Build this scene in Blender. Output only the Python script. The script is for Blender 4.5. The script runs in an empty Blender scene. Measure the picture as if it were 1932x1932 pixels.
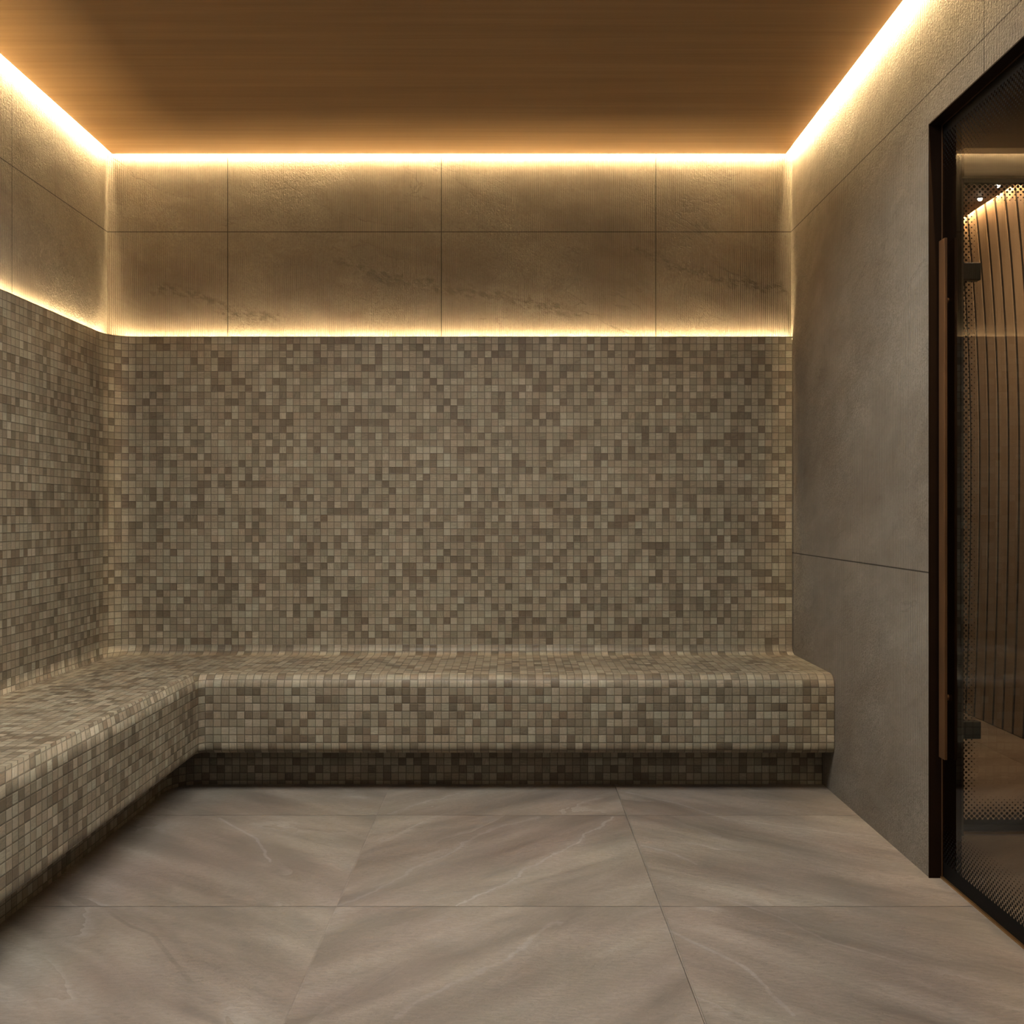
import bpy, bmesh, math
from mathutils import Vector

C = bpy.context.scene.collection
S = bpy.context.scene

# ------------------------------------------------------------------ camera
EYE = 1.0
cam_d = bpy.data.cameras.new('camera')
cam_d.sensor_width = 36.0
cam_d.sensor_height = 36.0
cam_d.lens = 36.0 * 1890.0 / 1932.0
cam_d.clip_start = 0.01
cam = bpy.data.objects.new('camera', cam_d)
cam.location = (0, 0, EYE)
cam.rotation_euler = (math.pi / 2, 0, 0)
C.objects.link(cam)
S.camera = cam

# ------------------------------------------------------------------ world / exposure
S.view_settings.view_transform = 'Standard'
S.view_settings.look = 'None'
S.view_settings.gamma = 1.0
S.view_settings.use_curve_mapping = False
S.view_settings.exposure = 0.0
w = bpy.data.worlds.new('world')
w.use_nodes = True
w.node_tree.nodes['Background'].inputs[0].default_value = (0.5, 0.45, 0.38, 1)
w.node_tree.nodes['Background'].inputs[1].default_value = 0.02
S.world = w

# room dimensions (metres, camera at X=0, Y=0)
XR, XL = 1.141, -1.655          # faces of the stone walls
YB, YF = 4.098, -1.6
ZC = 2.46                       # underside of the timber ceiling panel
ZT = 2.56
XM, YM = -1.635, 4.073          # faces of the mosaic wainscot
ZM = 1.714
T = 0.0278                      # mosaic tile
Y_DOOR0, Y_DOOR1 = 1.86, 2.74   # door opening in the right wall
Z_DOOR = 2.061
X_OUT = 1.228                   # outer face of the right wall
X_GLASS = 1.18
LED_TOP, LED_BACK, LED_LEDGE = 720.0, 900.0, 370.0
LED_COL = (1.0, 0.715, 0.37)


def area(name, loc, sx, sy, power, col, rot=(0, 0, 0), spread=180):
    l = bpy.data.lights.new(name, 'AREA')
    l.shape = 'RECTANGLE'
    l.size, l.size_y, l.energy, l.color = sx, sy, power, col
    l.spread = math.radians(spread)
    o = bpy.data.objects.new(name, l)
    o.location = loc
    o.rotation_euler = rot
    C.objects.link(o)
    return o


# general ceiling lighting of the steam room, plus an unseen fill added behind the viewer
area('ceiling_light_area', (-0.3, 2.42, 2.44), 1.9, 0.75, 47.0, (1.0, 0.99, 0.94), (0, 0, 0), 150)
area('fill_area_rear', (-0.25, -0.7, 2.36), 1.9, 1.0, 11.0, (1.0, 1.0, 0.96), (math.radians(33), 0, 0))
# the room beyond the glass doors
area('hall_light_area', (1.70, 3.9, 2.42), 0.5, 1.0, 22.0, (1.0, 0.82, 0.60))
area('hall_fill_area_near', (1.75, 2.2, 2.43), 0.5, 0.6, 4.5, (1.0, 0.82, 0.60))  # unseen lamp added to brighten the band over the inner door and hall floor


# ------------------------------------------------------------------ helpers
def link(name, me, mat=None, parent=None):
    o = bpy.data.objects.new(name, me)
    C.objects.link(o)
    if mat:
        me.materials.append(mat)
    if parent:
        o.parent = parent
        o.matrix_parent_inverse.identity()
        o.location = Vector((0, 0, 0)) - parent.location
    return o


def struct(o):
    o['kind'] = 'structure'
    return o


def tag(o, label, cat, group=None):
    o['label'] = label
    o['category'] = cat
    if group:
        o['group'] = group
    return o


def empty(name, loc):
    o = bpy.data.objects.new(name, None)
    o.location = loc
    o.empty_display_size = 0.1
    C.objects.link(o)
    return o


def box(bm, x0, x1, y0, y1, z0, z1, bevel=0.0):
    vs = [bm.verts.new((x, y, z)) for x in (x0, x1) for y in (y0, y1) for z in (z0, z1)]
    fs = []
    for idx in ((0, 1, 3, 2), (4, 6, 7, 5), (0, 4, 5, 1), (2, 3, 7, 6), (0, 2, 6, 4), (1, 5, 7, 3)):
        fs.append(bm.faces.new([vs[i] for i in idx]))
    if bevel > 0:
        es = list({e for f in fs for e in f.edges})
        bmesh.ops.bevel(bm, geom=es, offset=bevel, segments=2, affect='EDGES', profile=0.5)


def cyl(bm, c, axis, r, h, n=32):
    q = Vector((0, 0, 1)).rotation_difference(Vector(axis))
    base = [bm.verts.new(Vector(c) + q @ Vector((r * math.cos(a), r * math.sin(a), 0)))
            for a in [2 * math.pi * i / n for i in range(n)]]
    top = [bm.verts.new(v.co + Vector(axis) * h) for v in base]
    bm.faces.new(list(reversed(base)))
    bm.faces.new(top)
    for i in range(n):
        j = (i + 1) % n
        bm.faces.new((base[i], base[j], top[j], top[i]))


def mesh(bm, name, smooth=False):
    bmesh.ops.recalc_face_normals(bm, faces=bm.faces)
    me = bpy.data.meshes.new(name)
    bm.to_mesh(me)
    bm.free()
    if smooth:
        for p in me.polygons:
            p.use_smooth = True
    return me


def boxes(name, lst, mat, parent=None, bevel=0.0):
    bm = bmesh.new()
    for b in lst:
        box(bm, *b, bevel=bevel)
    return link(name, mesh(bm, name), mat, parent)


# ------------------------------------------------------------------ node helper
class N:
    def __init__(self, name):
        self.mat = bpy.data.materials.new(name)
        self.mat.use_nodes = True
        self.t = self.mat.node_tree
        self.t.nodes.clear()
        self.out = self.t.nodes.new('ShaderNodeOutputMaterial')

    def new(self, typ, **kw):
        n = self.t.nodes.new(typ)
        for k, v in kw.items():
            setattr(n, k, v)
        return n

    def put(self, sock, v):
        if isinstance(v, bpy.types.NodeSocket):
            self.t.links.new(v, sock)
        elif v is not None:
            if isinstance(v, (tuple, list)) and len(v) == 3 and sock.type == 'RGBA':
                v = (*v, 1)
            sock.default_value = v

    def m(self, op, a, b=None, c=None, clamp=False):
        n = self.new('ShaderNodeMath', operation=op, use_clamp=clamp)
        self.put(n.inputs[0], a)
        if b is not None:
            self.put(n.inputs[1], b)
        if c is not None:
            self.put(n.inputs[2], c)
        return n.outputs[0]

    def obj(self):
        tc = self.new('ShaderNodeNewGeometry')
        s = self.new('ShaderNodeSeparateXYZ')
        self.put(s.inputs[0], tc.outputs['Position'])
        return s.outputs

    def uv(self):
        tc = self.new('ShaderNodeTexCoord')
        s = self.new('ShaderNodeSeparateXYZ')
        self.put(s.inputs[0], tc.outputs['UV'])
        return s.outputs

    def vec(self, x=0.0, y=0.0, z=0.0):
        n = self.new('ShaderNodeCombineXYZ')
        for i, v in enumerate((x, y, z)):
            self.put(n.inputs[i], v)
        return n.outputs[0]

    def polydist(self, v, pts):
        """distance from v to a polyline (all in the same plane)"""
        d = None
        for a, b in zip(pts, pts[1:]):
            a, b = Vector(a), Vector(b)
            ba = b - a
            pa = self.new('ShaderNodeVectorMath', operation='SUBTRACT')
            self.put(pa.inputs[0], v)
            pa.inputs[1].default_value = a
            dt = self.new('ShaderNodeVectorMath', operation='DOT_PRODUCT')
            self.put(dt.inputs[0], pa.outputs[0])
            dt.inputs[1].default_value = ba / ba.length_squared
            k = self.m('ADD', dt.outputs['Value'], 0.0, clamp=True)
            sc = self.new('ShaderNodeVectorMath', operation='SCALE')
            sc.inputs[0].default_value = ba
            self.put(sc.inputs['Scale'], k)
            sb = self.new('ShaderNodeVectorMath', operation='DISTANCE')
            self.put(sb.inputs[0], pa.outputs[0])
            self.put(sb.inputs[1], sc.outputs[0])
            d = sb.outputs['Value'] if d is None else self.m('MINIMUM', d, sb.outputs['Value'])
        return d

    def noise(self, v, scale=1.0, detail=3.0, rough=0.5, dist=0.0):
        n = self.new('ShaderNodeTexNoise')
        self.put(n.inputs['Vector'], v)
        n.inputs['Scale'].default_value = scale
        n.inputs['Detail'].default_value = detail
        n.inputs['Roughness'].default_value = rough
        n.inputs['Distortion'].default_value = dist
        return n.outputs[0]

    def white(self, v):
        n = self.new('ShaderNodeTexWhiteNoise', noise_dimensions='3D')
        self.put(n.inputs['Vector'], v)
        return n.outputs

    def ramp(self, fac, stops, interp='LINEAR'):
        n = self.new('ShaderNodeValToRGB')
        n.color_ramp.interpolation = interp
        els = n.color_ramp.elements
        while len(els) < len(stops):
            els.new(0.5)
        for e, (p, c) in zip(els, stops):
            e.position = p
            e.color = (*c, 1) if len(c) == 3 else c
        self.put(n.inputs[0], fac)
        return n.outputs[0]

    def rng(self, v, a, b, c=0.0, d=1.0, smooth=False):
        n = self.new('ShaderNodeMapRange')
        n.interpolation_type = 'SMOOTHSTEP' if smooth else 'LINEAR'
        for i, x in enumerate((v, a, b, c, d)):
            self.put(n.inputs[i], x)
        return n.outputs[0]

    def mix(self, f, a, b, mode='MIX'):
        n = self.new('ShaderNodeMix', data_type='RGBA', blend_type=mode)
        self.put(n.inputs[0], f)
        self.put(n.inputs[6], a)
        self.put(n.inputs[7], b)
        return n.outputs[2]

    def fmix(self, f, a, b):
        n = self.new('ShaderNodeMix', data_type='FLOAT')
        self.put(n.inputs[0], f)
        self.put(n.inputs[2], a)
        self.put(n.inputs[3], b)
        return n.outputs[0]

    def bump(self, h, dist, strength=1.0, normal=None):
        n = self.new('ShaderNodeBump')
        n.inputs['Strength'].default_value = strength
        n.inputs['Distance'].default_value = dist
        self.put(n.inputs['Height'], h)
        if normal is not None:
            self.put(n.inputs['Normal'], normal)
        return n.outputs[0]

    def princ(self, col, rough=0.5, metal=0.0, normal=None, spec=0.5):
        p = self.new('ShaderNodeBsdfPrincipled')
        self.put(p.inputs['Base Color'], col)
        self.put(p.inputs['Roughness'], rough)
        self.put(p.inputs['Metallic'], metal)
        self.put(p.inputs['Specular IOR Level'], spec)
        if normal is not None:
            self.put(p.inputs['Normal'], normal)
        return p.outputs[0]

    def done(self, sh):
        self.put(self.out.inputs[0], sh)
        return self.mat


def joints(n, h, zc, hs, zs, wd=0.0019):
    d = None
    for s, lst in ((h, hs), (zc, zs)):
        for v in lst:
            a = n.m('ABSOLUTE', n.m('SUBTRACT', s, v))
            d = a if d is None else n.m('MINIMUM', d, a)
    if d is None:
        return 0.0
    return n.rng(d, wd * 0.6, wd * 1.3, 1.0, 0.0)


def mat_stone(name, axis, hs, zs, seed, seams=(), tone=1.0):
    n = N(name)
    p = n.obj()
    h = p[0] if axis == 'x' else p[1]
    zc = p[2]
    v = n.vec(h, seed, zc)
    vd = n.vec(n.m('MULTIPLY', h, 0.8), seed, n.m('ADD', n.m('MULTIPLY', zc, 1.35), n.m('MULTIPLY', h, 0.35)))
    big = n.noise(vd, 1.6, 5, 0.55, 0.4)
    mid = n.noise(vd, 9.0, 5, 0.65, 0.6)
    col = n.ramp(big, [(0.30, (0.185, 0.158, 0.128)), (0.5, (0.240, 0.211, 0.175)), (0.72, (0.295, 0.266, 0.225))])
    col = n.mix(1.0, col, (tone, tone * (0.985 if axis == 'x' else 1.02), tone * (0.94 if axis == 'x' else 1.01)), 'MULTIPLY')  # tone: each wall's light level put into the colour of the same stone
    col = n.mix(n.rng(mid, 0.35, 0.7), n.mix(1.0, col, (0.86, 0.84, 0.82), 'MULTIPLY'), n.mix(1.0, col, (1.1, 1.1, 1.1), 'MULTIPLY'))
    # weathered dark seams
    seam = n.noise(n.vec(n.m('MULTIPLY', h, 1.1), seed + 3.1, n.m('ADD', n.m('MULTIPLY', zc, 3.4), n.m('MULTIPLY', h, 1.1))), 1.25, 8, 0.62, 0.5)
    sd = n.m('ABSOLUTE', n.m('SUBTRACT', seam, 0.5))
    broken = n.rng(n.noise(v, 3.1, 3, 0.6), 0.5, 0.66)
    smask = n.m('MULTIPLY', n.rng(sd, 0.0, 0.012, 1.0, 0.0), broken)
    col = n.mix(n.m('MULTIPLY', smask, 0.55 if axis == 'x' else 0.2), col, (0.10, 0.085, 0.066))
    if axis == 'y':
        smask = n.m('MULTIPLY', smask, 0.3)
    for pts in seams:
        jit = n.m('MULTIPLY', n.m('SUBTRACT', n.noise(v, 16.0, 4, 0.65), 0.5), 0.09)
        q = n.vec(n.m('ADD', h, jit) if axis == 'x' else 0.0, 0.0 if axis == 'x' else n.m('ADD', h, jit), n.m('ADD', zc, jit))
        pd = n.polydist(q, pts)
        k = n.m('MULTIPLY', n.rng(pd, 0.0, 0.035, 1.0, 0.0, True), n.rng(n.noise(vd, 38.0, 3, 0.6), 0.42, 0.62))
        smask = n.m('MAXIMUM', smask, k)
        col = n.mix(n.m('MULTIPLY', k, 0.55), col, (0.10, 0.085, 0.066))
    # ribs that dissolve into a crumpled, leathery relief
    wob = n.noise(n.vec(n.m('MULTIPLY', h, 30), seed, n.m('MULTIPLY', zc, 9)), 1.0, 2, 0.5)
    ph = n.m('ADD', n.m('MULTIPLY', h, 2 * math.pi / (0.0079 if axis == 'x' else 0.0125)), n.m('MULTIPLY', wob, 3.0))
    rib = n.m('MULTIPLY_ADD', n.m('SINE', ph), 0.5, 0.5)
    worm = n.noise(n.vec(n.m('MULTIPLY', h, 150 if axis == 'x' else 130), seed, n.m('MULTIPLY', zc, 95 if axis == 'x' else 115)), 1.0, 2, 0.55, 1.2)
    worm = n.rng(worm, 0.32, 0.68)
    mask = n.rng(n.noise(v, 1.7, 3, 0.55), 0.42, 0.58, 0.15, 0.8)
    relief = n.fmix(mask, rib, worm)
    amp = n.rng(n.noise(v, 2.3, 2, 0.5), 0.3, 0.7, 0.5, 1.0)
    relief = n.m('MULTIPLY', relief, amp)
    jm = joints(n, h, zc, hs, zs)
    relief = n.m('SUBTRACT', relief, n.m('MULTIPLY', smask, 0.8))
    nor = n.bump(relief, 0.0034 if axis == 'x' else 0.0024, 1.0)
    col = n.mix(n.m('MULTIPLY', n.m('SUBTRACT', 1.0, relief), 0.68), n.mix(1.0, col, (1.22, 1.22, 1.22), 'MULTIPLY'), (0.085, 0.072, 0.058))  # shade of the grooves put into the colour, raised parts lightened
    if not isinstance(jm, float):
        col = n.mix(n.m('MULTIPLY', jm, 0.9), col, (0.02, 0.016, 0.012))
    return n.done(n.princ(col, 0.75, 0, nor, 0.12))


def mat_mosaic(name):
    n = N(name)
    u, v, _ = n.uv()
    iu, iv = n.m('FLOOR', u), n.m('FLOOR', v)
    fu, fv = n.m('FRACT', u), n.m('FRACT', v)
    wn = n.white(n.vec(iu, iv, 3.7))
    wn2 = n.white(n.vec(iu, iv, 11.3))
    rc = n.new('ShaderNodeSeparateColor')
    n.put(rc.inputs[0], wn[1])
    r1, r2, r3 = rc.outputs
    val = wn2[0]
    # patches of the sheet run a little lighter or darker
    patch = n.noise(n.vec(iu, iv, 0.0), 0.13, 2, 0.5)
    val = n.m('ADD', val, n.m('MULTIPLY', n.m('SUBTRACT', patch, 0.5), 0.75), clamp=True)
    col = n.ramp(val, [(0.0, (0.150, 0.120, 0.086)), (0.16, (0.190, 0.156, 0.115)), (0.30, (0.250, 0.213, 0.162)),
                       (0.55, (0.300, 0.262, 0.198)), (0.80, (0.330, 0.292, 0.226)), (1.0, (0.405, 0.368, 0.292))])
    col = n.mix(1.0, col, (0.84, 0.83, 0.80), 'MULTIPLY')
    tint = n.mix(r3, (1.05, 0.985, 0.95), (0.975, 1.01, 0.97))
    col = n.mix(1.0, col, tint, 'MULTIPLY')
    # wood-like streaks, upright or level from tile to tile
    flip = n.m('GREATER_THAN', r1, 0.45)
    lu = n.fmix(flip, fu, fv)
    lv = n.fmix(flip, fv, fu)
    st = n.noise(n.vec(n.m('MULTIPLY', lu, 9.0), n.m('MULTIPLY', lv, 1.3), n.m('MULTIPLY', r2, 97.0)), 1.0, 3, 0.6, 0.5)
    st = n.rng(st, 0.3, 0.7, 0.66, 1.24)
    strong = n.rng(r2, 0.0, 1.0, 0.25, 1.0)
    st = n.fmix(strong, 1.0, st)
    col = n.mix(1.0, col, n.vec(st, st, st), 'MULTIPLY')
    e = n.m('MINIMUM', n.m('MINIMUM', fu, n.m('SUBTRACT', 1.0, fu)), n.m('MINIMUM', fv, n.m('SUBTRACT', 1.0, fv)))
    g = n.rng(e, 0.028, 0.060, 1.0, 0.0)
    col = n.mix(n.m('MULTIPLY', g, 0.82), col, (0.075, 0.060, 0.040))
    hgt = n.m('ADD', n.rng(e, 0.02, 0.11, 0.0, 1.0, True), n.m('MULTIPLY', val, 0.2))
    nor = n.bump(hgt, 0.0009, 0.8)
    rough = n.m('ADD', n.m('MULTIPLY', r1, 0.16), 0.40)
    return n.done(n.princ(col, rough, 0, nor, 0.35))


def mat_floor(name, dark=1.0, veins=()):
    n = N(name)
    p = n.obj()
    x, y = p[0], p[1]
    cw, cd = 0.823, 0.764
    cx = n.m('DIVIDE', n.m('SUBTRACT', x, 0.378), cw)
    cy = n.m('DIVIDE', n.m('SUBTRACT', y, 3.304), cd)
    ix, iy = n.m('FLOOR', cx), n.m('FLOOR', cy)
    wn = n.white(n.vec(ix, iy, 5.0))
    sc = n.new('ShaderNodeSeparateColor')
    n.put(sc.inputs[0], wn[1])
    ox = n.m('MULTIPLY', sc.outputs[0], 37.0)
    oy = n.m('MULTIPLY', sc.outputs[1], 53.0)
    # diagonal bedding; mirrored from one column of slabs to the next
    sgn = n.m('SUBTRACT', 1.0, n.m('MULTIPLY', n.m('MODULO', n.m('ABSOLUTE', n.m('ADD', ix, 1.0)), 2.0), 1.9))
    a = n.m('ADD', n.m('MULTIPLY', x, 0.62), n.m('MULTIPLY', n.m('MULTIPLY', y, 0.45), sgn))
    b = n.m('SUBTRACT', n.m('MULTIPLY', y, 0.9), n.m('MULTIPLY', n.m('MULTIPLY', x, 0.75), sgn))
    v = n.vec(n.m('ADD', a, ox), n.m('ADD', n.m('MULTIPLY', b, 2.6), oy), wn[0])
    big = n.noise(v, 1.3, 6, 0.58, 0.8)
    mid = n.noise(v, 5.0, 6, 0.62, 0.5)
    col = n.ramp(big, [(0.28, (0.235, 0.198, 0.165)), (0.48, (0.282, 0.248, 0.210)), (0.62, (0.320, 0.290, 0.245)), (0.8, (0.365, 0.335, 0.290))])
    hue = n.noise(n.vec(x, y, 4.0), 2.6, 3, 0.5)
    col = n.mix(n.rng(hue, 0.35, 0.68), n.mix(1.0, col, (1.04, 0.985, 0.97), 'MULTIPLY'), n.mix(1.0, col, (1.0, 0.995, 0.95), 'MULTIPLY'))
    md = n.rng(mid, 0.3, 0.72, 0.84, 1.12)
    col = n.mix(1.0, col, n.vec(md, md, md), 'MULTIPLY')
    # pale veins with one sharp side
    vn = n.noise(n.vec(n.m('ADD', n.m('MULTIPLY', a, 0.8), oy), n.m('ADD', n.m('MULTIPLY', b, 1.25), ox), 2.0), 1.15, 6, 0.5, 0.6)
    dv = n.m('SUBTRACT', vn, 0.5)
    vein = n.m('MULTIPLY', n.rng(dv, 0.0, 0.022, 1.0, 0.0), n.m('GREATER_THAN', dv, 0.0))
    brk = n.rng(n.noise(v, 2.1, 3, 0.5), 0.47, 0.62, 0.0, 0.6)
    vein = n.m('MULTIPLY', vein, brk)
    col = n.mix(n.m('MULTIPLY', vein, 0.75), col, (0.50, 0.465, 0.41))
    dk = n.m('MULTIPLY', n.rng(dv, -0.012, 0.0, 0.0, 1.0), n.m('LESS_THAN', dv, 0.0))
    col = n.mix(n.m('MULTIPLY', n.m('MULTIPLY', dk, brk), 0.25), col, (0.12, 0.09, 0.07))
    jit = n.m('MULTIPLY', n.m('SUBTRACT', n.noise(n.vec(x, y, 1.0), 7.0, 4, 0.6), 0.5), 0.07)
    jit2 = n.m('MULTIPLY', n.m('SUBTRACT', n.noise(n.vec(x, y, 9.0), 22.0, 3, 0.6), 0.5), 0.018)
    q = n.vec(n.m('ADD', x, n.m('ADD', jit, jit2)), n.m('SUBTRACT', y, n.m('ADD', jit, jit2)), 0.0)
    for pts, wd, k, tone in veins:
        pd = n.polydist(q, on_floor(*pts))
        thin = n.rng(pd, wd * 0.35, wd, 1.0, 0.0, True)
        halo = n.m('MULTIPLY', n.rng(pd, 0.0, 0.05, 0.30, 0.0, True), n.rng(n.noise(v, 6.0, 3, 0.6), 0.3, 0.7))
        f = n.m('MULTIPLY', n.m('MAXIMUM', thin, halo), k)
        f = n.m('MULTIPLY', f, n.rng(n.noise(n.vec(x, y, 6.0), 9.0, 3, 0.6), 0.3, 0.6, 0.45, 1.0))
        col = n.mix(f, col, tone)
    fine = n.noise(n.vec(n.m('MULTIPLY', x, 42), n.m('MULTIPLY', y, 115), 0.0), 1.0, 4, 0.65, 0.6)
    fz = n.noise(v, 2.2, 3, 0.5)
    fine = n.m('MULTIPLY', fine, n.rng(fz, 0.35, 0.65, 0.25, 1.0))
    fx, fy = n.m('FRACT', cx), n.m('FRACT', cy)
    ex = n.m('MULTIPLY', n.m('MINIMUM', fx, n.m('SUBTRACT', 1.0, fx)), cw)
    ey = n.m('MULTIPLY', n.m('MINIMUM', fy, n.m('SUBTRACT', 1.0, fy)), cd)
    gx = n.m('MULTIPLY', n.rng(ex, 0.0012, 0.0026, 1.0, 0.0), n.rng(x, 0.0, 0.1, 0.12, 1.0))
    gy = n.rng(ey, 0.0010, 0.0022, 1.0, 0.0)
    col = n.mix(n.m('MULTIPLY', gx, 0.35), col, (0.46, 0.41, 0.35))
    col = n.mix(n.m('MULTIPLY', gy, 0.32), col, (0.14, 0.115, 0.09))
    hgt = n.m('ADD', n.m('MULTIPLY', fine, 0.8), n.m('MULTIPLY', mid, 0.9))
    hgt = n.m('SUBTRACT', hgt, n.m('ADD', gx, gy))
    nor = n.bump(hgt, 0.0045, 1.0)
    if dark != 1.0:
        col = n.mix(1.0, col, (dark * 0.9, dark * 0.86, dark * 0.82), 'MULTIPLY')
    fk = n.rng(fine, 0.12, 0.6, 0.74, 1.19)  # shading of the fine relief put into the colour as streaks
    col = n.mix(1.0, col, n.vec(fk, fk, fk), 'MULTIPLY')
    col = n.mix(1.0, col, (0.76, 0.745, 0.755), 'MULTIPLY')
    rough = n.rng(mid, 0.3, 0.7, 0.42, 0.58)
    return n.done(n.princ(col, rough, 0, nor, 0.4))


def mat_wood(name, along, stops, sc=1.0):
    n = N(name)
    p = n.obj()
    ax = {'x': (0.9, 42, 42), 'z': (42, 42, 0.9)}[along]
    v = n.vec(n.m('MULTIPLY', p[0], ax[0] * sc), n.m('MULTIPLY', p[1], ax[1] * sc), n.m('MULTIPLY', p[2], ax[2] * sc))
    g1 = n.noise(v, 1.0, 5, 0.6, 0.3)
    v2 = n.vec(n.m('MULTIPLY', p[0], ax[0] * sc * 0.5), n.m('MULTIPLY', p[1], ax[1] * sc * 0.13), n.m('MULTIPLY', p[2], ax[2] * sc * 0.13))
    g2 = n.noise(v2, 1.0, 4, 0.5, 0.4)
    f = n.m('ADD', n.m('MULTIPLY', g1, 0.55), n.m('MULTIPLY', g2, 0.45))
    col = n.ramp(f, stops)
    return n.done(n.princ(col, 0.45, 0, n.bump(g1, 0.0012, 0.5), 0.35))


def mat_plain(name, col, rough=0.5, metal=0.0, spec=0.5, var=0.12):
    n = N(name)
    p = n.new('ShaderNodeNewGeometry').outputs['Position']
    f = n.noise(p, 14.0, 4, 0.6)
    k = n.rng(f, 0.3, 0.7, 1 - var, 1 + var)
    c = n.mix(1.0, col, n.vec(k, k, k), 'MULTIPLY')
    return n.done(n.princ(c, n.rng(f, 0.3, 0.7, rough * 0.9, rough * 1.1), metal, None, spec))


def mat_emit(name, col, s):
    n = N(name)
    e = n.new('ShaderNodeEmission')
    n.put(e.inputs[0], col)
    n.put(e.inputs[1], s)
    return n.done(e.outputs[0])


def mat_glass(name, axis, tint, pitch, edges, plane):
    """clear pane with a black dot-screen border; edges = (coordinate, value, sign, solid, fade)"""
    n = N(name)
    p = n.obj()
    h, zc = p[{'x': 0, 'y': 1}[axis]], p[2]
    dens = None
    for src, val, sgn, solid, fade in edges:
        s = h if src == 'h' else zc
        d = n.m('MULTIPLY', n.m('SUBTRACT', s, val), sgn)
        k = n.m('MAXIMUM', n.rng(d, solid, fade, 0.47, 0.0), n.m('MULTIPLY', n.m('LESS_THAN', d, solid), 0.8))
        dens = k if dens is None else n.m('MAXIMUM', dens, k)
    a = n.m('SUBTRACT', n.m('FRACT', n.m('DIVIDE', n.m('ADD', h, zc), pitch * math.sqrt(2))), 0.5)
    b = n.m('SUBTRACT', n.m('FRACT', n.m('DIVIDE', n.m('ADD', n.m('SUBTRACT', h, zc), 40 * pitch), pitch * math.sqrt(2))), 0.5)
    r = n.m('SQRT', n.m('ADD', n.m('MULTIPLY', a, a), n.m('MULTIPLY', b, b)))
    # the print sits on the face towards the steam room
    face = n.m('LESS_THAN', p[{'x': 1, 'y': 0}[axis]], plane)
    dot = n.m('MULTIPLY', n.m('LESS_THAN', r, dens), face)
    tr = n.new('ShaderNodeBsdfTransparent')
    n.put(tr.inputs[0], tint)
    gl = n.new('ShaderNodeBsdfGlossy')
    gl.inputs['Roughness'].default_value = 0.0
    fr = n.new('ShaderNodeFresnel')
    fr.inputs[0].default_value = 1.5
    geo = n.new('ShaderNodeNewGeometry')
    front = n.m('SUBTRACT', 1.0, geo.outputs['Backfacing'])
    mx = n.new('ShaderNodeMixShader')
    n.put(mx.inputs[0], n.m('MULTIPLY', n.m('MULTIPLY', fr.outputs[0], 1.05), front, clamp=True))
    n.put(mx.inputs[1], tr.outputs[0])
    n.put(mx.inputs[2], gl.outputs[0])
    ink = n.princ((0.004, 0.004, 0.004), 0.6, 0, None, 0.1)
    m2 = n.new('ShaderNodeMixShader')
    n.put(m2.inputs[0], dot)
    n.put(m2.inputs[1], mx.outputs[0])
    n.put(m2.inputs[2], ink)
    return n.done(m2.outputs[0])


# ------------------------------------------------------------------ materials
Y2 = 3.124                      # glass door across the hall
Z_J = (2.146, 0.834)


def on_back(*px):
    return [((x - 966) * YB / 1890, 0.0, EYE - (y - 966) * YB / 1890) for x, y in px]


def on_floor(*px):
    return [((x - 966) / (y - 966) * EYE, 1890 * EYE / (y - 966), 0.0) for x, y in px]


M_back = mat_stone('ribbed_stone_back', 'x', (-1.163, -0.289, 0.588), Z_J, 0.0, (
    on_back((640, 492), (690, 510), (740, 525), (830, 540), (900, 556), (960, 562), (1090, 592)),
    on_back((1200, 470), (1260, 497), (1330, 520), (1480, 548)),
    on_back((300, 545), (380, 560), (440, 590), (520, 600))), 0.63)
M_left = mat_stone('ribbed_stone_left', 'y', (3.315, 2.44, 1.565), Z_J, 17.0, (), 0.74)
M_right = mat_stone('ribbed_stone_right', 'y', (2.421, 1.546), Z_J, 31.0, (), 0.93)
M_front = mat_stone('ribbed_stone_front', 'x', (-0.7, 0.2), Z_J, 45.0)
M_mos = mat_mosaic('stone_mosaic')
PALE, DARK = (0.46, 0.425, 0.385), (0.13, 0.10, 0.08)
M_floor = mat_floor('stone_floor', 1.0, (
    (((641, 1710), (782, 1640), (931, 1565), (1014, 1541)), 0.009, 0.45, PALE),
    (((865, 1710), (956, 1669), (993, 1636), (1068, 1603), (1130, 1561), (1155, 1541)), 0.007, 0.75, PALE),
    (((1209, 1595), (1262, 1607), (1312, 1630)), 0.007, 0.6, PALE),
    (((1262, 1756), (1325, 1785), (1400, 1822), (1490, 1912)), 0.008, 0.5, PALE),
    (((413, 1543), (441, 1559), (481, 1581), (500, 1606), (512, 1627)), 0.007, 0.8, PALE),
    (((214, 1727), (242, 1745), (286, 1761), (304, 1786), (335, 1823), (360, 1854)), 0.008, 0.5, DARK),
    (((737, 1537), (815, 1510), (865, 1497)), 0.008, 0.55, PALE),
    (((1184, 1495), (1279, 1516), (1370, 1545)), 0.008, 0.5, PALE),
    (((1404, 1547), (1479, 1560), (1553, 1569), (1653, 1578)), 0.007, 0.6, PALE),
    (((745, 1918), (832, 1872), (944, 1814), (1055, 1740)), 0.010, 0.4, PALE),
    (((1380, 1700), (1470, 1730), (1560, 1775), (1700, 1815)), 0.006, 0.35, PALE)))
M_hfloor = mat_floor('hall_floor', 1.2)
M_ceil = mat_wood('timber_ceiling', 'x', [(0.30, (0.27, 0.156, 0.068)), (0.5, (0.345, 0.207, 0.095)), (0.7, (0.42, 0.26, 0.125))])
M_slab = mat_plain('dark_slab', (0.10, 0.075, 0.05), 0.8)
M_bronze = mat_plain('dark_bronze', (0.014, 0.0065, 0.003), 0.7, 0.1, 0.08)
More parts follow.
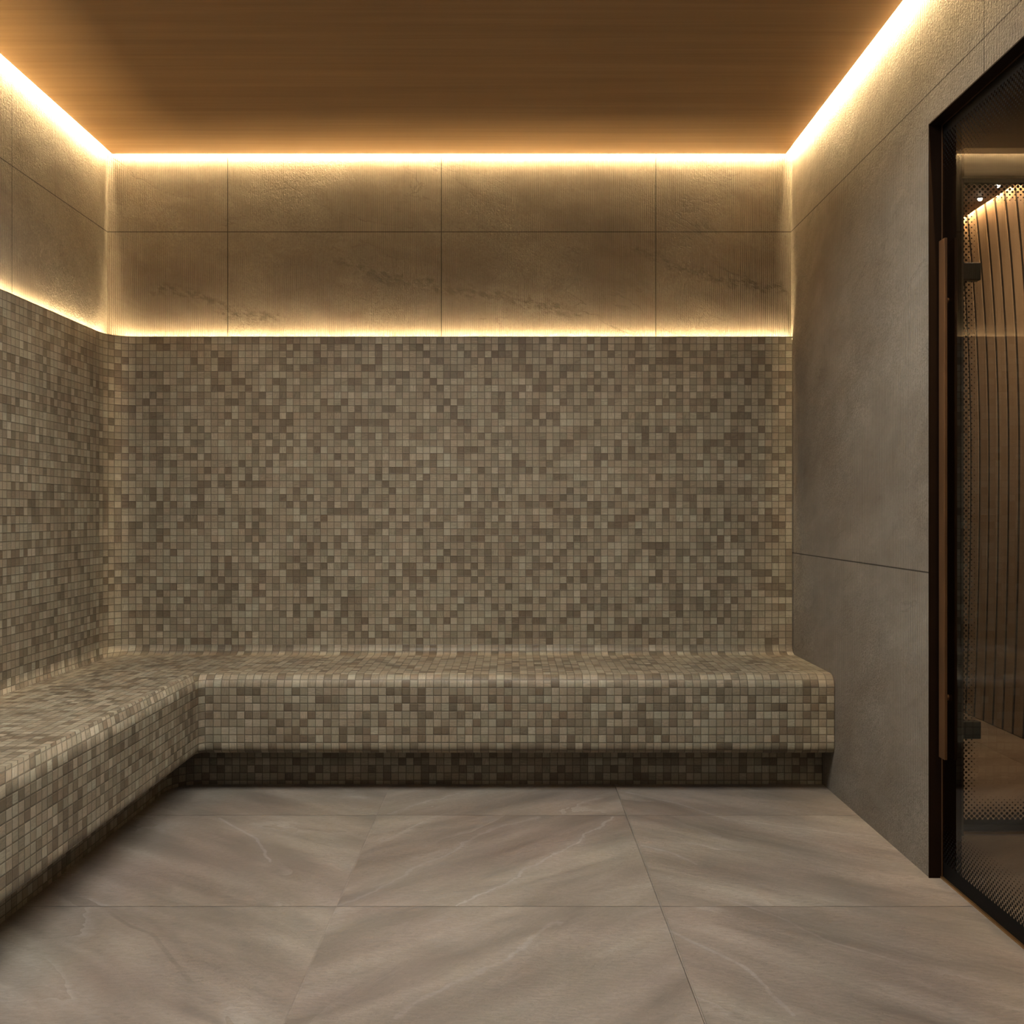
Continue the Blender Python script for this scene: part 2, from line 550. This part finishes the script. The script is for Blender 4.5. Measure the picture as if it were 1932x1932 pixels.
M_handle = mat_plain('satin_bronze', (0.13, 0.066, 0.030), 0.45, 0.5, 0.3)
M_brass = mat_plain('brass_edge', (0.42, 0.25, 0.10), 0.35, 0.9)
M_black = mat_plain('black_metal', (0.020, 0.019, 0.018), 0.42, 0.3)
M_hall = mat_plain('hall_paint', (0.060, 0.042, 0.030), 0.7)
M_hceil = mat_plain('hall_ceiling', (0.19, 0.125, 0.085), 0.7)
M_gap = mat_plain('slat_backing', (0.012, 0.009, 0.007), 0.8)
M_slat = mat_wood('slat_oak', 'z', [(0.3, (0.30, 0.21, 0.135)), (0.5, (0.37, 0.27, 0.18)), (0.7, (0.43, 0.32, 0.22))])
M_band = mat_wood('reflection_band_wood', 'x', [(0.3, (0.30, 0.22, 0.12)), (0.5, (0.40, 0.30, 0.17)), (0.7, (0.50, 0.39, 0.235))], 1.6)
M_alu = mat_plain('aluminium_channel', (0.5, 0.48, 0.45), 0.4, 0.8)
M_led_top = mat_emit('led_cove', LED_COL, LED_TOP)
M_led_back = mat_emit('led_cove_back', LED_COL, LED_BACK)
M_led_ledge = mat_emit('led_ledge', LED_COL, LED_LEDGE)
M_led_hall = mat_emit('led_hall', (1.0, 0.68, 0.34), 260.0)
M_spot = mat_emit('downlight_lens', (1.0, 0.93, 0.82), 60.0)
M_glass1 = mat_glass('screen_printed_glass', 'y', (0.82, 0.78, 0.72), 0.0110,
                     [('z', 0.012, 1, 0.035, 0.165), ('z', Z_DOOR - 0.004, -1, 0.03, 0.16)], X_GLASS)
M_glass2 = mat_glass('screen_printed_glass_hall', 'x', (0.93, 0.91, 0.89), 0.0120,
                     [('h', 1.40, 1, -0.012, 0.058), ('z', 0.012, 1, 0.030, 0.115), ('z', 2.026, -1, 0.004, 0.075)], Y2)

# ------------------------------------------------------------------ room shell
struct(boxes('floor', [(XL - 0.1, X_GLASS, YF - 0.1, YB + 0.1, -0.08, 0.0)], M_floor))
struct(boxes('wall_back', [(XL - 0.1, XR + 0.05, YB, YB + 0.1, 0.0, ZT)], M_back))
struct(boxes('wall_left', [(XL - 0.1, XL, YF, YB, 0.0, ZT)], M_left))
struct(boxes('wall_right', [(XR, X_OUT, Y_DOOR1, YB, 0.0, ZT), (XR, X_OUT, YF, Y_DOOR0, 0.0, ZT),
                            (XR, X_OUT, Y_DOOR0, Y_DOOR1, Z_DOOR, ZT)], M_right))
struct(boxes('wall_front', [(XL, XR, YF - 0.1, YF, 0.0, ZT)], M_front))
ceil = struct(boxes('ceiling', [(XL + 0.025, XR - 0.025, YF, YB - 0.014, ZC, ZC + 0.055)], M_ceil))
struct(boxes('ceiling_slab', [(XL - 0.1, X_OUT, YF - 0.1, YB + 0.1, ZT, ZT + 0.05)], M_slab))


# ------------------------------------------------------------------ mosaic sweeps
def path(d, r, n=10, y_end=YF + 0.0015, x_end=XR - 0.0015):
    """L-shaped run at distance d from the wainscot face: points and running length"""
    x0, y0 = XM + d, YM - d
    cx, cy = x0 + r, y0 - r
    pts, us = [(x_end, y0), (cx + 0.004, y0)], [x_end / T, (cx + 0.004) / T]
    u = cx / T
    for i in range(n + 1):
        a = math.pi / 2 * i / n
        pts.append((cx - r * math.sin(a), cy + r * math.cos(a)))
        us.append(u - r * a / T)
    ul = us[-1]
    pts.append((x0, cy - 0.004))
    us.append(ul - 0.004 / T)
    pts.append((x0, y_end))
    us.append(ul - (cy - y_end) / T)
    return pts, us


def sweep(prof, name, planar=False):
    """prof: list of (d, z, v, corner_radius); planar: level faces take their tiling from the plan"""
    bm = bmesh.new()
    uvl = bm.loops.layers.uv.new('UVMap')
    rows = []
    for d, z, v, r in prof:
        pts, us = path(d, r)
        rows.append(([bm.verts.new((x, y, z)) for x, y in pts], us, v))
    for (va, ua, wa), (vb, ub, wb) in zip(rows, rows[1:]):
        for i in range(len(va) - 1):
            f = bm.faces.new((va[i], va[i + 1], vb[i + 1], vb[i]))
            f.smooth = True
            f.normal_update()
            uvs = ((ua[i], wa), (ua[i + 1], wa), (ub[i + 1], wb), (ub[i], wb))
            flat = planar and abs(va[i].co.z - vb[i].co.z) < 1e-5
            for lp, q in zip(f.loops, uvs):
                if flat:
                    q = (lp.vert.co.x / T, (lp.vert.co.y - YM) / T)
                lp[uvl].uv = q
    me = bpy.data.meshes.new(name)
    bm.to_mesh(me)
    bm.free()
    me.set_sharp_from_angle(angle=math.radians(40))
    return me


RW = 0.11
V0 = 0.4604
# wainscot with a thin top lip and the light channel behind it
prof = [(0, V0, 0.0, RW), (0, V0 + 0.003, 0.003 / T, RW), (0, ZM, (ZM - V0) / T, RW), (-0.005, ZM, (ZM - V0 + 0.005) / T, RW),
        (-0.005, ZM - 0.028, (ZM - V0 + 0.033) / T, RW), (-0.0195, ZM - 0.028, (ZM - V0 + 0.045) / T, RW)]
wains = link('trim_1', sweep(prof, 'mosaic_wainscot'), M_mos)
struct(wains)
wains['label'] = 'beige brown stone mosaic cladding on the lower back and left walls up to the lit ledge'

DS, ZS, DF = 0.533, 0.424, 0.533
RC, RN, RB = V0 - ZS, 0.045, 0.030
ZB = 0.143


def rad(d):
    return RW + (0.035 - RW) * d / DF


prof = []
for i in range(7):                                   # cove between wainscot and seat
    a = math.pi / 2 * i / 6
    d = RC * (1 - math.cos(a))
    prof.append((d, V0 - RC * math.sin(a), -RC * a / T, rad(d)))
prof.append((RC + 0.003, ZS, -RC * math.pi / 2 / T - 0.1, rad(RC)))
vn = RN * math.pi / 2 / T
prof.append((DF - RN - 0.003, ZS, vn + 0.1, rad(DF - RN)))
for i in range(9):                                   # rounded front edge
    a = math.pi / 2 * i / 8
    d = DF - RN + RN * math.sin(a)
    prof.append((d, ZS - RN + RN * math.cos(a), vn - RN * a / T, rad(d)))
zf = ZS - RN
prof.append((DF, zf - 0.003, -0.003 / T, rad(DF)))
prof.append((DF, ZB + RB + 0.003, -(zf - ZB - RB - 0.003) / T, rad(DF)))
for i in range(7):                                   # rounded bottom of the front
    a = math.pi / 2 * i / 6
    d = DF - RB + RB * math.cos(a)
    prof.append((d, ZB + RB - RB * math.sin(a), -(zf - ZB - RB) / T - RB * a / T, rad(d)))
prof.append((0.36, ZB, -(zf - ZB - RB) / T - 8.5, 0.11))
bench = empty('bench', (-0.3, 3.8, 0.0))
tag(bench, 'built-in L-shaped bench covered in beige stone mosaic with rounded edges', 'bench')
link('seat', sweep(prof, 'mosaic_seat', planar=True), M_mos, bench)
prof = [(0.393, ZB + 0.01, 0.0, 0.11), (0.393, 0.0, -(ZB + 0.01) / T, 0.11)]
pl = link('plinth', sweep(prof, 'mosaic_plinth'), M_mos, bench)


# ------------------------------------------------------------------ light strips
def strip_straight(label, x0, x1, y0, y1, z, mat, group, plate):
    o = empty('led_strip', ((x0 + x1) / 2, (y0 + y1) / 2, z))
    tag(o, label, 'light strip', group)
    boxes('diffuser', [(x0, x1, y0, y1, z, z + 0.002), plate], mat, o)
    boxes('channel', [(x0, x1, y0, y1, z + 0.002, z + 0.012)], M_alu, o)
    return o


GC = 'light strips hidden around the timber ceiling'
zl = ZC + 0.038
strip_straight('warm light strip in the gap between timber ceiling and left wall', XL + 0.0212, XL + 0.0246, 0.2, YB - 0.03, zl, M_led_top, GC,
               (XL + 0.0238, XL + 0.0247, 0.2, YB - 0.03, ZC + 0.008, ZC + 0.022))
strip_straight('warm light strip in the gap between timber ceiling and back wall', XL + 0.03, XR - 0.03, YB - 0.0137, YB - 0.0107, zl, M_led_back, GC,
               (XL + 0.03, XR - 0.03, YB - 0.0138, YB - 0.0130, ZC + 0.008, ZC + 0.022))
strip_straight('warm light strip in the gap between timber ceiling and right wall', XR - 0.0246, XR - 0.0212, 0.2, YB - 0.03, zl, M_led_top, GC,
               (XR - 0.0247, XR - 0.0238, 0.2, YB - 0.03, ZC + 0.008, ZC + 0.022))


def path_strip(name, d0, d1, z0, z1, mat, parent):
    bm = bmesh.new()
    a, _ = path(d0, RW, y_end=0.2, x_end=XR - 0.004)
    b, _ = path(d1, RW, y_end=0.2, x_end=XR - 0.004)
    rows = []
    for (p, q) in zip(a, b):
        rows.append([bm.verts.new((*p, z0)), bm.verts.new((*q, z0)), bm.verts.new((*q, z1)), bm.verts.new((*p, z1))])
    for r, s in zip(rows, rows[1:]):
        for k in range(4):
            bm.faces.new((r[k], r[(k + 1) % 4], s[(k + 1) % 4], s[k]))
    bm.faces.new(rows[0])
    bm.faces.new(list(reversed(rows[-1])))
    return link(name, mesh(bm, name), mat, parent)


ls = empty('led_strip', (XM, YM, ZM - 0.027))
tag(ls, 'warm light strip running along the ledge on top of the mosaic cladding', 'light strip')
path_strip('diffuser', -0.0055, -0.0100, ZM - 0.011, ZM - 0.009, M_led_ledge, ls)
path_strip('channel', -0.0055, -0.0100, ZM - 0.0275, ZM - 0.011, M_alu, ls)

# ------------------------------------------------------------------ door 1 (in the right wall)
d1 = struct(empty('door_1', (X_GLASS, Y_DOOR1, 0.0)))
d1['label'] = 'bronze framed glass door with dotted black border in the right wall'
FT = 0.004
boxes('door_frame', [(XR - 0.002, X_OUT, Y_DOOR1 - FT, Y_DOOR1 - 0.0005, 0.0, Z_DOOR),
                     (XR - 0.002, X_OUT, Y_DOOR0 + 0.0005, Y_DOOR0 + FT, 0.0, Z_DOOR),
                     (XR - 0.002, X_OUT, Y_DOOR0 + FT, Y_DOOR1 - FT, Z_DOOR - FT, Z_DOOR - 0.0005)], M_bronze, d1)
boxes('frame_bead', [(X_GLASS - 0.007, X_GLASS - 0.005, Y_DOOR1 - FT - 0.003, Y_DOOR1 - FT, 0.0, Z_DOOR - FT),
                     (X_GLASS - 0.007, X_GLASS - 0.005, Y_DOOR0 + FT, Y_DOOR1 - FT, Z_DOOR - FT - 0.003, Z_DOOR - FT)], M_handle, d1)
boxes('glass_pane', [(X_GLASS - 0.004, X_GLASS + 0.004, Y_DOOR0 + 0.008, Y_DOOR1 - 0.009, 0.006, Z_DOOR - 0.009)], M_glass1, d1)
boxes('threshold', [(X_GLASS - 0.010, X_GLASS + 0.014, Y_DOOR0 + FT, Y_DOOR1 - FT, 0.0, 0.005)], M_brass, d1)
hx = 1.1587
hd = boxes('door_handle', [(hx, hx + 0.008, 2.684, 2.720, 0.335, 1.735)], M_handle, d1, bevel=0.0012)
hd['label'] = 'tall flat satin bronze pull bar'
bm = bmesh.new()
for z in (0.50, 1.57):
    cyl(bm, (hx + 0.006, 2.702, z), (1, 0, 0), 0.008, X_GLASS - 0.004 - hx - 0.006)
link('standoff', mesh(bm, 'standoff'), M_handle, hd).location = (0, 0, 0)

# ------------------------------------------------------------------ hall beyond the door
HX = 2.25
HZ = 2.454
Y2 = 3.124
struct(boxes('floor_hall', [(X_GLASS, HX + 0.1, 0.8, 5.6, -0.08, 0.0)], M_hfloor))
struct(boxes('ceiling_hall', [(X_OUT, HX - 0.02, 0.8, 5.6, HZ, HZ + 0.05), (HX - 0.02, HX + 0.1, 0.8, 5.6, HZ + 0.045, HZ + 0.05)], M_hceil))
struct(boxes('wall_partition', [(X_OUT, 1.395, Y2 - 0.03, Y2 + 0.03, 0.0, HZ),
                                (1.395, HX, Y2 - 0.03, Y2 + 0.03, 2.030, HZ)], M_hall))
struct(boxes('wall_hall_end', [(X_OUT, HX, 5.45, 5.5, 0.0, HZ)], M_hall))
struct(boxes('wall_hall_right', [(HX, HX + 0.05, 0.8, Y2 + 0.03, 0.0, HZ + 0.045)], M_hall))
struct(boxes('wall_hall_near', [(X_OUT, HX, 0.8, 0.85, 0.0, HZ)], M_hall))
struct(boxes('wall_hall_left', [(X_OUT, X_OUT + 0.03, Y2 + 0.03, 5.45, 0.0, HZ)], M_hall))

tr = struct(boxes('reflection_band', [(1.385, HX, Y2 - 0.055, Y2 - 0.03, 2.030, 2.116)], M_band, bevel=0.002))  # added wooden band standing in for a reflection in the door glass
tr['label'] = 'added oak-coloured band imitating a reflection over the inner glass door'

# slatted timber wall: bowed boards over a black backing
bm = bmesh.new()
pitch, gap = 0.0936, 0.024
NZ = 24


def bow(z):
    return (0.09 if z > 1.26 else 0.036) * (z - 1.26) ** 2


k = -12
while True:
    y0 = 4.448 + k * pitch + gap / 2
    y1 = y0 + pitch - gap
    if y0 > 5.25:
        break
    rows = []
    for i in range(NZ + 1):
        z = 0.004 + (HZ + 0.036) * i / NZ
        b = bow(z)
        rows.append([bm.verts.new((HX, y0 + b, z)), bm.verts.new((HX, y1 + b, z)),
                     bm.verts.new((HX + 0.004, y1 + b, z)), bm.verts.new((HX + 0.004, y0 + b, z))])
    for r, s in zip(rows, rows[1:]):
        for q in range(4):
            bm.faces.new((r[q], r[(q + 1) % 4], s[(q + 1) % 4], s[q]))
    bm.faces.new(rows[0])
    bm.faces.new(rows[-1])
    k += 1
slat = struct(link('wall_slatted', mesh(bm, 'slats'), M_slat))
slat['label'] = 'bowed oak boards with dark gaps seen through both glass doors'
boxes('backing', [(HX + 0.004, HX + 0.05, Y2 + 0.04, 5.45, 0.0, HZ + 0.044)], M_gap, slat)

o = empty('led_strip', (HX - 0.015, 4.6, HZ + 0.022))
tag(o, 'warm light strip along the top of the slatted wall beyond the glass doors', 'light strip')
boxes('diffuser', [(HX - 0.0195, HX - 0.011, 3.5, 5.4, HZ + 0.022, HZ + 0.023)], M_led_hall, o)
boxes('channel', [(HX - 0.0195, HX - 0.011, 3.5, 5.4, HZ + 0.023, HZ + 0.030)], M_alu, o)

for (px, py, lab) in ((2.165, 4.634, 'small round ceiling spotlight farther down the slatted room, lower in view'),
                      (2.155, 4.446, 'small round ceiling spotlight nearer the glass doors, higher in view')):
    s = empty('downlight', (px, py, HZ))
    tag(s, lab, 'ceiling light')
    bm = bmesh.new()
    bmesh.ops.create_uvsphere(bm, u_segments=20, v_segments=12, radius=0.0105)
    for v in bm.verts:
        v.co = Vector((px, py, HZ - 0.004)) + v.co
    link('lens', mesh(bm, 'lens', True), M_spot, s)
    bm = bmesh.new()
    n = 32
    ring = []
    for i in range(n):
        a = 2 * math.pi * i / n
        ring.append([bm.verts.new((px + r * math.cos(a), py + r * math.sin(a), z)) for r, z in
                     ((0.0115, HZ - 0.005), (0.017, HZ - 0.005), (0.018, HZ - 0.0005), (0.0115, HZ - 0.0005))])
    for i in range(n):
        p, q = ring[i], ring[(i + 1) % n]
        for j in range(4):
            bm.faces.new((p[j], p[(j + 1) % 4], q[(j + 1) % 4], q[j]))
    link('trim_ring', mesh(bm, 'trim_ring'), M_black, s)

# ------------------------------------------------------------------ door 2 (glass door across the hall)
d2 = struct(empty('door_2', (1.40, Y2, 0.0)))
d2['label'] = 'inner glass door with dotted black border and black hinges beyond the bronze door'
boxes('glass_pane', [(1.402, 2.20, Y2 - 0.004, Y2 + 0.004, 0.010, 2.026)], M_glass2, d2)
boxes('threshold', [(1.397, 2.24, Y2 - 0.012, Y2 + 0.012, 0.0, 0.006)], M_brass, d2)
boxes('bottom_rail', [(1.402, 2.20, Y2 - 0.007, Y2 + 0.007, 0.008, 0.026)], M_black, d2)
for z0, z1 in ((1.720, 1.774), (0.295, 0.350)):
    boxes('hinge', [(1.398, 1.456, Y2 - 0.016, Y2 + 0.016, z0, z1)], M_black, d2, bevel=0.003)
